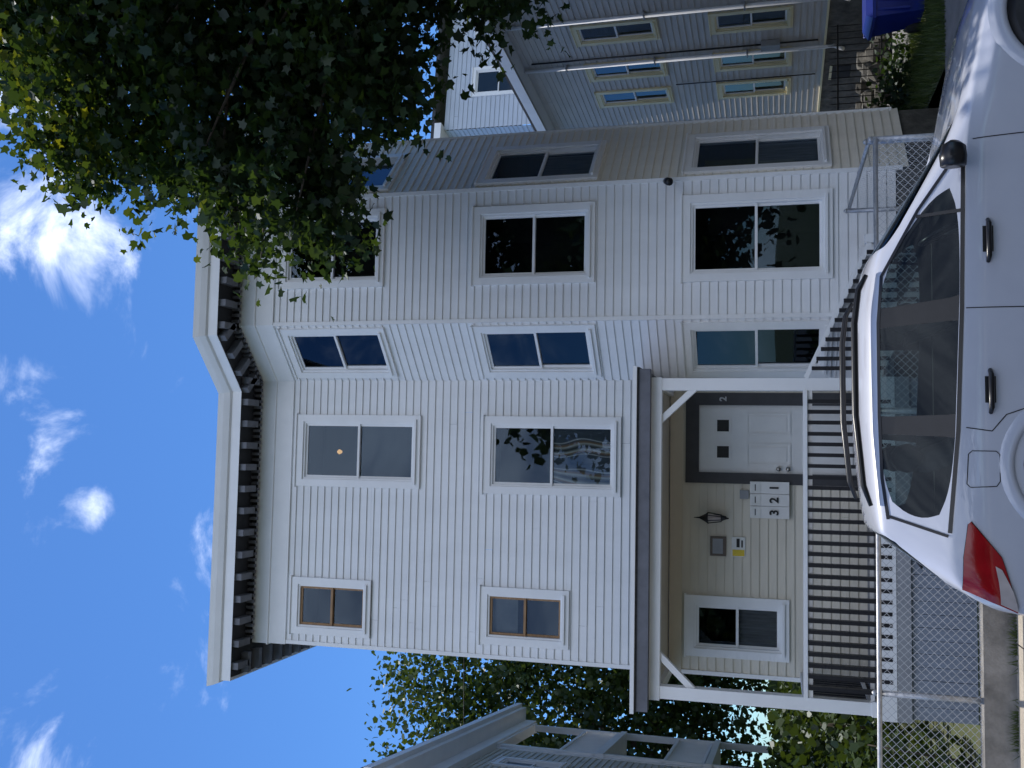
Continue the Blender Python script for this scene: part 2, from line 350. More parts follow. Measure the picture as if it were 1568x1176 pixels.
H.box("porch_soffit","roof_edge_grey",px0-.13,px1+.10,11.38,11.47,3.49,3.52)
H.box("porch_beam","white_trim",px0-.02,px1+.01,11.47,11.60,3.37,3.60)
H.box("porch_beam_side","white_trim",px0-.02,px0+.10,11.60,12.98,3.37,3.60)
H.box("porch_beam_side","white_trim",px1-.12,px1+.01,11.60,12.94,3.37,3.60)
H.box("porch_ceiling","beige_ceiling",px0+.1,px1-.12,11.60,12.97,3.43,3.46)
H.add("porch_gable","grey_trim",[(px1+.06,11.38,3.50),(px1+.06,12.9,3.50),(px1+.06,12.9,3.62),(px1+.06,11.38,3.615)],[(0,1,2,3)])
for x0 in (px0,px1-.14):
    H.box("porch_post","white_trim",x0,x0+.14,pf-.02,pf+.12,.99,3.37)
    H.box("porch_post_base","white_trim",x0-.012,x0+.152,pf-.032,pf+.132,.99,1.08)
def bar(ob,part,mt,p,q,wd,hh):
    p=Vector(p);q=Vector(q);d=(q-p).normalized(); u=Vector((0,1,0)) if abs(d.y)<.9 else Vector((1,0,0)); u=(u-d*u.dot(d)).normalized(); v=d.cross(u)
    V=[c+u*a*wd/2+v*b*hh/2 for c in(p,q) for a,b in((-1,-1),(1,-1),(1,1),(-1,1))]
    ob.add(part,mt,V,[(0,3,2,1),(4,5,6,7),(0,1,5,4),(1,2,6,5),(2,3,7,6),(3,0,4,7)])
bar(H,"porch_brace","white_trim",(px0+.10,pf+.05,2.98),(px0+.50,pf+.05,3.40),.08,.07)
bar(H,"porch_brace","white_trim",(px1-.10,pf+.05,2.98),(px1-.50,pf+.05,3.40),.08,.07)
BK="black_paint"
def rail(x0,x1,y,z0,z1):
    H.box("porch_rail","white_trim",x0,x1,y-.05,y+.05,z1-.045,z1); H.box("porch_rail","white_trim",x0,x1,y-.02,y+.02,z1-.10,z1-.046)
    H.box("porch_rail","white_trim",x0,x1,y-.02,y+.02,z0+.06,z0+.10)
    n=int((x1-x0)/.118)
    for i in range(1,n):
        x=x0+(x1-x0)*i/n+random.uniform(-.004,.004); H.box("baluster",BK,x-.021,x+.021,y-.105,y-.022,z0-.12,z1-.05)
rail(px0+.14,px1-.14,pf+.02,.99,1.79)
H.box("porch_rail","white_trim",px0+.02,px0+.11,pf+.12,12.96,1.745,1.79); H.box("porch_rail","white_trim",px0+.045,px0+.085,pf+.12,12.96,1.05,1.09)
for i in range(1,12): y=pf+.12+i*.115; H.box("baluster",BK,px0+.03,px0+.07,y-.02,y+.02,1.0,1.745)
sx0,sz0,sx1,sz1=.93,1.79,2.45,1.10
for yy in (pf+.02,12.22):
    bar(H,"stair_rail","white_trim",(sx0,yy,sz0-.03),(sx1,yy,sz1-.03),.10,.05)
    bar(H,"stair_rail","white_trim",(sx0,yy,sz0-.76),(sx1,yy,sz1-.76),.05,.12)
    n=14
    if yy<12:
      for i in range(1,n):
        t=i/n; x=sx0+(sx1-sx0)*t; z=sz0+(sz1-sz0)*t; H.box("stair_baluster",BK,x-.021,x+.021,yy-.075,yy-.026,z-.82,z-.045)
    H.box("stair_newel","white_trim",sx1,sx1+.10,yy-.05,yy+.05,.0,sz1+.02)
for i in range(5):
    x=sx0+.02+i*.30; z=.86-i*.145; H.box("stair_tread","porch_floor",x,x+.31,pf+.06,12.18,z-.04,z); H.box("stair_riser","grey_trim",x+.28,x+.30,pf+.06,12.18,z-.145,z-.041)
H.done()

# ------------------------------------------------------------------ neighbour left
N=Ob("tan_porch_house")
P=(-5.25,15.); Q=(-6.21,22.3); dv=Vector((Q[0]-P[0],Q[1]-P[1])).normalized()
def onl(s): return (P[0]+dv.x*s,P[1]+dv.y*s)
SP=4.2
lw=Wall(N,onl(-1.2),onl(SP))
o=1.2; ZE=7.65
h=[lw.window(o+.4,o+1.3,5.75,7.1),lw.window(o+.4,o+1.3,3.4,4.9),lw.window(o+2.3,o+3.1,3.5,4.9),lw.window(o+2.3,o+3.1,5.7,7.0),lw.window(o+2.3,o+3.1,1.2,2.6)]
lw.clap("tan_siding_b",.5,ZE,h,pitch=.12); lw.box("foundation","fieldstone",0,lw.L,-.1,.0,-.05,.5)
lw.box("corner_board","white_trim",lw.L-.12,lw.L+.02,0,.03,.5,ZE)
fl=onl(-1.2); fw=Wall(N,(fl[0]-7,fl[1]-.92),fl)
h=[fw.window(a_,a_+1,z_,z_+1.4,simple=True) for a_ in (1,4) for z_ in (6-.3,3.3,1.)]
fw.clap("tan_siding_b",.5,ZE,h,pitch=.12)
pw=Wall(N,onl(SP),onl(7.3)); bw=Wall(N,(onl(SP)[0]-1.8,onl(SP)[1]-.2),(onl(7.3)[0]-1.8,onl(7.3)[1]-.2))
bw.clap("tan_siding_b",.5,ZE)
for zf in (1.25,3.35,5.4):
    pw.box("porch_floor","white_trim",-.05,pw.L+.1,-1.9,.10,zf-.12,zf)
    bw.box("porch_door","interior_dark",.6,1.4,0,.05,zf,zf+1.75)
    bw.box("porch_window","dark_glass",1.8,2.5,0,.05,zf+.6,zf+1.6)
    pw.box("porch_rail","white_trim",0,pw.L,-.02,.06,zf+.75,zf+.81); pw.box("porch_rail","white_trim",0,pw.L,-.02,.06,zf+.04,zf+.09)
    a=.04
    while a<pw.L: pw.box("porch_spindle","white_trim",a,a+.035,-.005,.03,zf+.09,zf+.75); a+=.11
for a in (0,pw.L-.12): pw.box("porch_column","white_trim",a,a+.12,-.05,.08,0,ZE)
pw.box("porch_base","tan_siding_b",0,pw.L,-.1,-.03,0,1.1)
pw.box("porch_header","white_trim",-.05,pw.L+.1,-.1,.1,ZE-.3,ZE)
eav=Wall(N,onl(-1.5),onl(7.5))
for (n0,n1,z0,z1,mt) in ((-.1,.14,ZE-.25,ZE,"white_trim"),(-.1,.42,ZE,ZE+.1,"white_trim"),(.36,.50,ZE+.1,ZE+.22,"white_trim"),(-6.8,.48,ZE+.22,ZE+.27,"shingle")): eav.box("eave",mt,0,eav.L,n0,n1,z0,z1)
N.done()

# ------------------------------------------------------------------ neighbour right
R=Ob("grey_clapboard_house")
rw=Wall(R,(7.7-.02,22.2),(9.3,6.7))
o=.2
h=[]
for s0 in (.92,2.15,3.62,6.0,8.0):
    h.append(rw.window(o+s0,o+s0+.72,4.22,5.84,trim="cream_trim",cw=.09)); h.append(rw.window(o+s0,o+s0+.72,1.77,3.26,trim="cream_trim",cw=.09,deco="blind" if s0>2 else None))
rw.clap("tan_siding",1.18,7.1,h,pitch=.115)
rw.box("foundation","fieldstone",0,rw.L,-.12,.02,-.05,1.18); rw.box("water_table","cream_trim",0,rw.L,0,.05,1.15,1.19)
rw.box("cellar_window","interior_dark",o+1.45,o+1.95,.0,.03,.62,.98); rw.box("cellar_window_frame","cream_trim",o+1.40,o+2.0,.0,.028,.98,1.03)
rw.box("eave","pale_blue_siding",-.3,rw.L,-.1,.42,7.1,7.16); rw.box("fascia","white_trim",-.3,rw.L,.38,.45,7.10,7.30); rw.box("roof","shingle",-.3,rw.L,-6.5,.44,7.30,7.36)
for s0,mt in ((3.05,"white_trim"),(4.75,"white_trim")):
    R.tube("downspout",mt,[rw.pt(s0,.07,7.1),rw.pt(s0,.07,1.15),rw.pt(s0+.05,.09,1.0),rw.pt(s0+.2,.25,.85)],.04,8)
    for z_ in (6.2,4.4,2.6): rw.box("downspout_strap","grey_trim",s0-.07,s0+.07,.02,.12,z_,z_+.03)
R.tube("service_cable","black_metal",[rw.pt(3.3,.05,6.9),rw.pt(3.3,.05,1.3)],.018,6)
R.tube("service_cable","black_metal",[rw.pt(1.95,.05,4.1),rw.pt(1.95,.05,1.3)],.012,6)
rw.box("electric_meter","grey_trim",3.2,3.4,.02,.14,2.0,2.35)
fb=Wall(R,(7.7-.02+6.5,22.9),(7.68,22.2)); fb.clap("tan_siding",1.18,7.1)
rw.box("corner_board","cream_trim",-.02,.08,0,.03,1.18,7.1)
R.done()
G=Ob("pale_blue_house")
g1=Wall(G,(8.4,36.),(9.6,27.)); h=[]
for s0 in (1.0,3.0,5.0,7.):
    for z0 in (3,6.2,9.2): h.append(g1.window(s0,s0+.95,z0,z0+1.6,simple=True))
g1.clap("pale_blue_siding",0,11.6,h,pitch=.14)
g2=Wall(G,(9.6,27.),(17,28.)); h=[g2.window(s0,s0+.95,z0,z0+1.6,simple=True) for s0 in (1,3,5) for z0 in (3,6.2,9.2)]; g2.clap("pale_blue_siding",0,11.6,h,pitch=.14)
g1.box("eave","white_trim",-.3,g1.L+.3,-.1,.45,11.6,11.8); g1.box("roof","shingle",-.3,g1.L+.3,-7,.45,11.8,11.9)
g1.box("porch_roof","bracket_grey",1,g1.L,.02,1.4,5.3,5.5)
G.done()

# ------------------------------------------------------------------ ground, street, walls
def sheet(name,mt,x0,x1,y0,y1,z,z2=None):
    me=bpy.data.meshes.new(name); z2=z if z2 is None else z2
    me.from_pydata([(x0,y0,z),(x1,y0,z),(x1,y1,z2),(x0,y1,z2)],[],[(0,1,2,3)]); me.materials.append(MATS[mt]); o=bpy.data.objects.new(name,me); COL.objects.link(o); return o
sheet("ground","soil_grass",-400,400,-400,400,-.06)
sheet("road","asphalt",-80,80,-2.2,8.28,0)
K=Ob("kerb")
for i in range(-20,20): K.box("kerb_stone","kerb_granite",i*2.0+.005,i*2.0+1.995,8.28,8.42,-.05,.125)
for i in range(-20,20): K.box("kerb_stone","kerb_granite",i*2.0+.005,i*2.0+1.995,-2.34,-2.2,-.05,.125)
K.done()
S=Ob("sidewalk")
for i in range(-24,24): S.box("slab","sidewalk_concrete",i*1.5+.006,i*1.5+1.494,8.425,9.22,-.03,.13)
for i in range(-24,24): S.box("slab","sidewalk_concrete",i*1.5+.006,i*1.5+1.494,-4.,-2.345,-.03,.13)
S.done()
sheet("side_yard","soil_grass",4.7,6.2,12.2,30,.14); sheet("driveway","driveway_asphalt",3.2,12,9.22,12.2,.145,.15)
sheet("driveway_lane","driveway_asphalt",6.2,7.6,12.2,30,.144)
sheet("front_yard","soil_grass",-9,2.9,9.4,13,.02)
RW_=Ob("retaining_wall")
for i in range(-5,2): RW_.box("wall_block","concrete",i*2.0-.9+.004,i*2.0+1.1-.004,9.22,9.40,.0,.375+.01*(i%2))
RW_.box("wall_block","concrete",2.904,3.1,9.22,12.2,.0,.34)
RW_.done()
def chain(name,P,Q,z0,z1,pitch=.07):
    f_=Ob(name); P=Vector(P);Q=Vector(Q);L=(Q-P).length;e=(Q-P)/L; hgt=z1-z0
    def pt(a,z,n=0): return (P.x+e.x*a+e.y*n,P.y+e.y*a-e.x*n,z)
    f_.tube("top_rail","galvanised",[pt(0,z1),pt(L,z1)],.021,8)
    k=0
    while k<=L+.01: f_.tube("post","galvanised",[pt(k,z0-.2,-.03),pt(k,z1+.03,-.03)],.028,8); f_.tube("post_cap","galvanised",[pt(k,z1+.03,-.03),pt(k,z1+.06,-.03)],[.034,.012],8); k+=L/max(1,round(L/2.4))
    t=.003; V=[];F=[]
    a=-hgt
    while a<L:
        for sg in (1,-1):
            p0,q0=(a,z0) if sg>0 else (a,z1),(a+hgt,z1) if sg>0 else (a+hgt,z0)
            (sa,sz),(ea,ez)=p0,q0
            if sa<0: sz+=(ez-sz)*(-sa)/hgt; sa=0
            if ea>L: ez-=(ez-sz)*(ea-L)/(ea-sa) ; ea=L
            if ea-sa<.01: continue
            o=len(V); n=.003*sg
            V+=[pt(sa,sz-t,n),pt(ea,ez-t,n),pt(ea,ez+t,n),pt(sa,sz+t,n)]
            F+=[(o,o+3,o+2,o+1)]
        a+=pitch
    f_.add("mesh","fence_wire",V,F); f_.done()
chain("chain_link_fence",(-7,9.31),(2.95,9.31),.38,1.21)
chain("chain_link_fence.001",(2.98,9.4),(2.98,12.0),.36,1.25)

BB=Ob("recycling_bin")
def taper(ob,part,mt,cx,cy,z0,z1,w0,d0,w1,d1):
    V=[(cx+sx*w0/2,cy+sy*d0/2,z0) for sx,sy in((-1,-1),(1,-1),(1,1),(-1,1))]+[(cx+sx*w1/2,cy+sy*d1/2,z1) for sx,sy in((-1,-1),(1,-1),(1,1),(-1,1))]
    ob.add(part,mt,V,[(0,3,2,1),(4,5,6,7),(0,1,5,4),(1,2,6,5),(2,3,7,6),(3,0,4,7)])
bx,by=6.1,13.5
taper(BB,"bin_body","blue_plastic",bx,by,.22,.82,.46,.5,.60,.66); taper(BB,"bin_rim","blue_plastic",bx,by,.82,.86,.66,.72,.66,.72)
taper(BB,"bin_lid","blue_plastic",bx,by,.862,.94,.66,.72,.5,.55)
for k in range(4): BB.box("bin_rib","blue_plastic",bx-.22+k*.13,bx-.19+k*.13,by-.33,by-.28,.4,.8)
for sx in (-1,1): BB.tube("wheel","rubber",[(bx+sx*.22,by+.25,.28),(bx+sx*.28,by+.25,.28)],.12,14)
BB.tube("handle","blue_plastic",[(bx-.25,by+.4,.85),(bx-.25,by+.45,.9),(bx+.25,by+.45,.9),(bx+.25,by+.4,.85)],.015,6)
BB.done()
IG=Ob("iron_gate")
for z_ in (.35,1.05): IG.box("rail","black_metal",4.75,7.4,17.0,17.03,z_,z_+.03)
for i in range(24): IG.tube("picket","black_metal",[(4.78+i*.113,17.015,.15),(4.78+i*.113,17.015,1.15),(4.78+i*.113,17.015,1.22)],[.009,.009,.002],5)
IG.done()
RB=Ob("rubble_heap")
for i in range(46):
    cx_,cy_,cz_,s_=random.uniform(6.3,7.5),random.uniform(17.5,20.5),random.uniform(.15,.55),random.uniform(.10,.24)
    V=[(cx_+s_*random.uniform(.7,1.2)*math.cos(t_)*math.cos(p_),cy_+s_*random.uniform(.7,1.2)*math.sin(t_)*math.cos(p_),cz_+s_*.8*math.sin(p_)) for p_ in (-.9,0.,.9) for t_ in (0,1.25,2.5,3.77,5.0)]
    F=[(j*5+k,j*5+(k+1)%5,(j+1)*5+(k+1)%5,(j+1)*5+k) for j in range(2) for k in range(5)]+[(4,3,2,1,0),(10,11,12,13,14)]
    RB.add("stone","fieldstone",V,F)
RB.done()

# ------------------------------------------------------------------ trees
LEAF=np.array([(0,-.45),(.34,-.32),(.30,-.06),(.50,.16),(.18,.18),(0,.55),(-.18,.18),(-.50,.16),(-.30,-.06),(-.34,-.32)])
def leaves(name,parent,mt,cent,size,updir=.6,lv=None,simple=False):
    n=len(cent); shp=LEAF if not simple else np.array([(0,-.5),(.42,-.1),(.2,.45),(-.3,.35),(-.4,-.15)])
    k=len(shp)
    nrm=rng.normal(size=(n,3)); nrm[:,2]+=updir*1.6; nrm/=np.linalg.norm(nrm,axis=1)[:,None]
    t=rng.normal(size=(n,3)); t[:,2]-=.8; t-=nrm*(t*nrm).sum(1)[:,None]; t/=np.linalg.norm(t,axis=1)[:,None]
    b=np.cross(nrm,t); sz=size*rng.uniform(.6,1.3,n)
    fold=np.abs(shp[:,0])*.35
    V=(cent[:,None,:]+sz[:,None,None]*(shp[None,:,0,None]*b[:,None,:]+shp[None,:,1,None]*t[:,None,:]-fold[None,:,None]*nrm[:,None,:])).reshape(-1,3)
    me=bpy.data.meshes.new(name); me.vertices.add(n*k); me.vertices.foreach_set("co",V.astype(np.float32).ravel())
    me.loops.add(n*k); me.loops.foreach_set("vertex_index",np.arange(n*k,dtype=np.int32))
    me.polygons.add(n); me.polygons.foreach_set("loop_start",np.arange(0,n*k,k,dtype=np.int32)); me.polygons.foreach_set("loop_total",np.full(n,k,dtype=np.int32))
    at=me.attributes.new("lv",'FLOAT','POINT')
    if lv is None: lv=rng.uniform(0,.75,n)
    at.data.foreach_set("value",np.repeat(lv,k).astype(np.float32))
    me.materials.append(MATS[mt]); me.update(calc_edges=True)
    o=bpy.data.objects.new(name,me); COL.objects.link(o); o.parent=parent; return o
def sprigs(ells,nsp,inner=.45):
    c=[];vol=np.array([e[3]*e[4]*e[5] for e in ells])**.72; vol/=vol.sum()
    for i in range(nsp):
        e=ells[rng.choice(len(ells),p=vol)]; d=rng.normal(size=3); d/=np.linalg.norm(d)
        rr=rng.uniform(inner,1.0)**.6
        c.append([e[0]+d[0]*rr*e[3],e[1]+d[1]*rr*e[4],e[2]+d[2]*rr*e[5]])
    return np.array(c)
T=Ob("maple_tree")
ells=[(6.0,9.7,8.7,2.8,2.4,2.7),(4.2,9.4,8.8,1.6,1.6,1.6),(3.3,9.3,7.55,1.4,1.2,.9),(3.05,9.3,6.75,.85,.9,.5),(4.7,9.3,6.5,1.25,1.2,1.0),(3.9,9.3,6.05,.7,.8,.45),(5.2,9.4,5.2,.9,.9,.85),(5.1,9.5,10.4,1.6,1.6,1.1),(8.0,9.8,8.2,2.0,2.4,2.8),(7.2,9.6,5.6,1.5,1.5,1.2)]
sp=sprigs(ells,980,.3)
lc=[];lvv=[]
for s_ in sp:
    if s_[0]>8.0 and rng.random()<.65: continue
    n=int(rng.integers(40,80)); u_=rng.normal(size=3)*np.array([.22,.22,.10])
    t_=rng.uniform(-1,1,n)[:,None]; d=t_*u_*1.6+rng.normal(size=(n,3))*np.array([.17,.17,.13])
    lc.append(s_+d); base=rng.uniform(0,.42)
    if s_[2]>8.6 and s_[0]<5.0 and rng.random()<.6: base+=.42  # sunlit yellow of the upper left crown put into the leaf colour
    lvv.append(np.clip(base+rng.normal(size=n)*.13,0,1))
lc=np.concatenate(lc); lvv=np.concatenate(lvv)
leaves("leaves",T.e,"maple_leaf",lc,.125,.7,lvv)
tb=Vector((6.9,9.0,-.05))
T.tube("trunk","bark",[tb,(6.9,9.02,.4),(6.8,9.1,2.5),(6.6,9.3,4.8),(6.4,9.5,7),(6.3,9.5,9.5)],[.34,.25,.22,.18,.12,.04],14)
for i in range(46):
    tgt=Vector(sp[rng.integers(len(sp))]); h0=max(2.8,min(8.5,tgt.z-rng.uniform(.6,2.0))); st=Vector((6.9-.06*h0,9.0+.05*h0,h0))
    mid=st.lerp(tgt,.5)+Vector((0,0,rng.uniform(.1,.5))); T.tube("limb","bark",[st,st.lerp(mid,.5),mid,tgt],[.07,.05,.032,.008],6)
T.done()
def bgtree(name,cx,cy,z0,rad,h,n,size,mt="far_leaf",ex=None):
    t=Ob(name); el=[(cx,cy,z0+h*.55,rad,rad,h*.45)]
    for i in range(7):
        a=rng.uniform(0,6.28); el.append((cx+math.cos(a)*rad*.6,cy+math.sin(a)*rad*.6,z0+h*rng.uniform(.3,.85),rad*.5,rad*.5,h*.2))
    s_=sprigs(el,n,.35); k=22; c=(s_[:,None,:]+rng.normal(size=(n,k,3))*size*1.7).reshape(-1,3)
    lv=np.repeat(rng.uniform(0,.6,n),k)+rng.normal(size=n*k)*.1
    leaves("leaves",t.e,mt,c,size,.6,np.clip(lv,0,1),True)
    t.tube("trunk","bark",[(cx,cy,-.1),(cx+.1,cy,z0+h*.3),(cx,cy,z0+h*.8)],[.3,.22,.05],8)
    for i in range(10):
        tg=s_[rng.integers(n)]; t.tube("limb","bark",[(cx,cy,z0+h*.3),tuple((np.array([cx,cy,z0+h*.3])+tg)/2+np.array([0,0,.3])),tuple(tg)],[.1,.07,.02],5)
    t.done()
bgtree("oak_tree",-8.3,27,.5,3.9,12.8,1500,.17)
bgtree("oak_tree.001",-4.2,30,0,3.0,8.5,600,.2)
bgtree("oak_tree.002",-13,33,1.0,4,10.5,250,.30)
bgtree("oak_tree.004",4.5,-12,-.5,4.8,14.5,520,.42); bgtree("oak_tree.005",12,-12,-.5,5.2,13.5,520,.42); bgtree("oak_tree.006",-6,-14,-.5,4.8,7.5,400,.42); bgtree("oak_tree.007",-15,-14,-.5,4.5,8.5,320,.42)
hd=Ob("hedge"); c=np.stack([rng.uniform(-7,-3.1,2600),rng.uniform(11,12.6,2600),rng.uniform(.1,1.35,2600)],1); c[:,2]+=.15*np.sin(c[:,0]*3)
leaves("leaves",hd.e,"far_leaf",c,.11,.5,rng.uniform(0,.3,2600),True)
for i in range(14): hd.tube("stem","bark",[(-7+i*.29,11.8,.0),(-7+i*.29+.1,11.8,1.1)],[.02,.008],5)
hd.done()
hd=Ob("shrub"); c=np.stack([rng.uniform(-6.2,-3.,4600),rng.uniform(14,24,4600),rng.uniform(.0,2.2,4600)],1)
leaves("leaves",hd.e,"far_leaf",c,.15,.5,rng.uniform(0,.3,4600),True); hd.tube("stem","bark",[(-4.5,18,0),(-4.5,18,1.5)],.03,5); hd.done()
hd=Ob("shrub"); c=np.stack([rng.normal(5.6,.45,1500),rng.normal(15.6,.6,1500),np.abs(rng.normal(.25,.16,1500))],1)
leaves("leaves",hd.e,"maple_leaf",c,.08,.5,rng.uniform(0,.4,1500),True); hd.tube("stem","bark",[(5.6,15.6,0),(5.6,15.6,.5)],.03,5); hd.done()
gr=Ob("grass"); n=5000; gx=rng.uniform(4.7,6.9,n); gy=rng.uniform(12.1,15,n)
V=[];F=[]
for i in range(n):
    x,y,z=gx[i],gy[i],.14; hh=random.uniform(.06,.2); a=random.uniform(0,3.14); dx,dy=.006*math.cos(a),.006*math.sin(a); lx_,ly_=random.uniform(-.06,.06),random.uniform(-.06,.06)
    o=len(V); V+=[(x-dx,y-dy,z),(x+dx,y+dy,z),(x+lx_,y+ly_,z+hh)]; F.append((o,o+1,o+2))
for i in range(260):
    x=random.choice((-2.2,-1.5,-.9,-3.1))+random.gauss(0,.12); y=9.20-random.random()*.03; hh=random.uniform(.03,.10); o=len(V)
    V+=[(x-.005,y,.13),(x+.005,y,.13),(x+random.uniform(-.05,.05),y-random.uniform(0,.04),.13+hh)]; F.append((o,o+1,o+2))
me=bpy.data.meshes.new("blades"); me.from_pydata(V,[],F); at=me.attributes.new("lv",'FLOAT','POINT'); at.data.foreach_set("value",np.repeat(rng.uniform(.2,1,len(F)),3).astype(np.float32)); me.materials.append(MATS["far_leaf"])
o=bpy.data.objects.new("blades",me); COL.objects.link(o); o.parent=gr.e

# ------------------------------------------------------------------ CAR
CARX,CARY=0.0,7.32
car=bpy.data.objects.new("parked_car",None); COL.objects.link(car); car.location=(CARX,CARY,0)
cols=[
 (-.93,-.92,-.90,.70,.70,.66,.62,.70,.72,.73),
 (-.88,-.86,-.84,.84,.80,.72,.72,.86,.90,.91),
 (-.80,-.76,-.74,.88,.82,.72,.86,1.04,1.07,1.08),
 (-.62,-.58,-.46,.90,.84,.62,.90,1.09,1.42,1.47),
 (-.44,-.42,-.30,.905,.85,.63,.90,1.08,1.43,1.51),
 (.18,.17,.19,.905,.87,.645,.89,1.03,1.455,1.555),
 (.28,.29,.28,.905,.87,.645,.89,1.025,1.457,1.56),
 (.90,.89,.87,.90,.87,.65,.88,1.0,1.46,1.565),
 (.99,1.01,.98,.90,.87,.65,.88,.995,1.46,1.56),
 (1.93,1.97,1.26,.90,.87,.645,.86,.975,1.425,1.525),
 (2.10,2.12,1.38,.90,.865,.635,.85,.96,1.39,1.49),
 (2.22,2.25,2.22,.90,.85,.70,.83,.935,.955,.985),
 (2.80,2.80,2.80,.90,.80,.60,.76,.84,.865,.89),
 (3.25,3.25,3.25,.88,.76,.55,.68,.75,.78,.80),
 (3.52,3.52,3.52,.80,.70,.5,.58,.64,.67,.69),
 (3.66,3.66,3.66,.66,.60,.4,.46,.51,.53,.55)]
def half(c):
    xl,xb,xt,wl,wb,wt,zs,zb,zw,zr=c
    return [(xl,wl*.93,.24),(xl,wl*.985,.36),(xl,wl,min(.60,zs-.06)),(xl,wl*.995,zs),(xb,wb+.012,zb-.025),(xb,wb,zb),
            (xt,wt,zw),(xt,wt-.045,zw+(zr-zw)*.55),(xt,wt*.55,zr-.008),(xt,0,zr)]
rings=[]
for c in cols:
    hpts=half(c); xl=c[0]
    ring=[(x,-y,z) for x,y,z in hpts]
    ring+=[(x,y,z) for x,y,z in reversed(hpts[:-1])]
    ring+=[(xl,.4*c[3],.22),(xl,-.4*c[3],.22)]
    rings.append(ring)
nr=len(rings[0]); V=[p for r_ in rings for p in r_]; F=[];M=[]
for i in range(len(rings)-1):
    for j in range(nr):
        F.append((i*nr+j,(i+1)*nr+j,(i+1)*nr+(j+1)%nr,i*nr+(j+1)%nr))
        jj=j if j<=8 else 17-j
        m_=0
        if jj==5 and i in (4,6,8): m_=1
        if jj==5 and i in (5,7): m_=2
        if jj in (6,7,8) and i==2: m_=1
        if jj in (6,7,8) and i==10: m_=1
        if j>=18: m_=2
        M.append(m_)
F.append(tuple(range(nr))[::-1]); M.append(0); F.append(tuple((len(rings)-1)*nr+k for k in range(nr))); M.append(0)
me=bpy.data.meshes.new("body"); me.from_pydata(V,[],F)
for k_ in ("car_paint","car_glass","car_black"): me.materials.append(MATS[k_])
me.polygons.foreach_set("material_index",M); me.polygons.foreach_set("use_smooth",[True]*len(F))
bm=bmesh.new(); bm.from_mesh(me); bmesh.ops.recalc_face_normals(bm,faces=bm.faces); bm.to_mesh(me); bm.free()
cr=me.attributes.new("crease_edge",'FLOAT','EDGE')
mi={}
for p_ in me.polygons:
    for ek in p_.edge_keys: mi.setdefault(ek,set()).add(p_.material_index)
for e_ in me.edges:
    k_=tuple(sorted(e_.vertices))
    if len(mi.get(k_,()))>1: cr.data[e_.index].value=.75
    a_,b_=e_.vertices
    if a_%nr==b_%nr and a_%nr in (3,15): cr.data[e_.index].value=.35
body=bpy.data.objects.new("body",me); COL.objects.link(body); body.parent=car
sb=body.modifiers.new("s",'SUBSURF'); sb.levels=3; sb.render_levels=3
dg=bpy.context.evaluated_depsgraph_get(); ev=body.evaluated_get(dg); em=ev.to_mesh()
bvh=BVHTree.FromPolygons([v.co.copy() for v in em.vertices],[tuple(p_.vertices) for p_ in em.polygons]); ev.to_mesh_clear()
def surf(x,z,side=-1,off=.004):
    h_=bvh.ray_cast(Vector((x,side*3,z)),Vector((0,-side,0)))
    if h_[0] is None: return Vector((x,side*.8,z))
    return h_[0]+h_[1].normalized()*off*(1 if h_[1].y*side>0 else -1)
class CarOb(Ob):
    def __init__(s): s.e=car; s.p={}
c_=CarOb()
c_.box("cabin_floor","seat_cloth",-.6,2.1,-.80,.80,.35,.40)
for sy in (-1,1): c_.box("door_card","seat_cloth",-.45,1.95,sy*.79-.02,sy*.79+.02,.4,.92)
c_.add("dashboard","car_black",[(1.75,-.78,.6),(1.75,.78,.6),(1.8,.78,.93),(1.8,-.78,.93),(2.12,-.74,.91),(2.12,.74,.91)],[(0,1,2,3),(3,2,5,4)])
def seat(x,y,wd):
    V=[];F=[]
    prof=[(x+.05,.62,.9),(x-.02,.85,.95),(x-.12,1.08,.85),(x-.15,1.16,.6)]
    for (q,z,s_) in prof: V+=[(q,y-wd*s_,z),(q+.03,y,z),(q,y+wd*s_,z),(q-.13,y+wd*s_,z),(q-.13,y-wd*s_,z)]
    for i in range(3):
        for j in range(5): F.append((i*5+j,i*5+(j+1)%5,(i+1)*5+(j+1)%5,(i+1)*5+j))
    F.append((15,16,17,18,19)); c_.add("seat","seat_cloth",V,F,True)
    c_.box("seat_base","seat_cloth",x-.05,x+.5,y-wd,y+wd,.42,.64)
    c_.tube("headrest","seat_cloth",[(x-.19,y-.13,1.26),(x-.19,y-.08,1.26),(x-.19,y+.08,1.26),(x-.19,y+.13,1.26)],[.06,.095,.095,.06],10)
for yy in (-.38,.38): seat(1.15,yy,.25); seat(.22,yy,.30)
ring=[(1.55-.25*math.sin(t)*.35,-.38+.18*math.cos(t),.98+.18*math.sin(t)) for t in [i*math.pi/9 for i in range(19)]]
c_.tube("steering_wheel","car_black",ring,.014,6)
def seam(pts,side,wd=.006,mt="car_black",part="seam",off=.0025):
    P_=[]
    for (a,b_) in zip(pts[:-1],pts[1:]):
        n=max(2,int(math.hypot(b_[0]-a[0],b_[1]-a[1])/.03))
        for i in range(n): t=i/n; P_.append((a[0]+(b_[0]-a[0])*t,a[1]+(b_[1]-a[1])*t))
    P_.append(pts[-1]); V=[];F=[]
    for i,(x,z) in enumerate(P_):
        a=P_[max(0,i-1)];b_=P_[min(len(P_)-1,i+1)]; d=Vector((b_[0]-a[0],b_[1]-a[1])); d.normalize(); nx,nz=-d.y*wd/2,d.x*wd/2
        V+=[surf(x-nx,z-nz,side,off),surf(x+nx,z+nz,side,off)]
    for i in range(len(P_)-1): F.append((2*i,2*i+2,2*i+3,2*i+1))
    c_.add(part,mt,V,F,True)
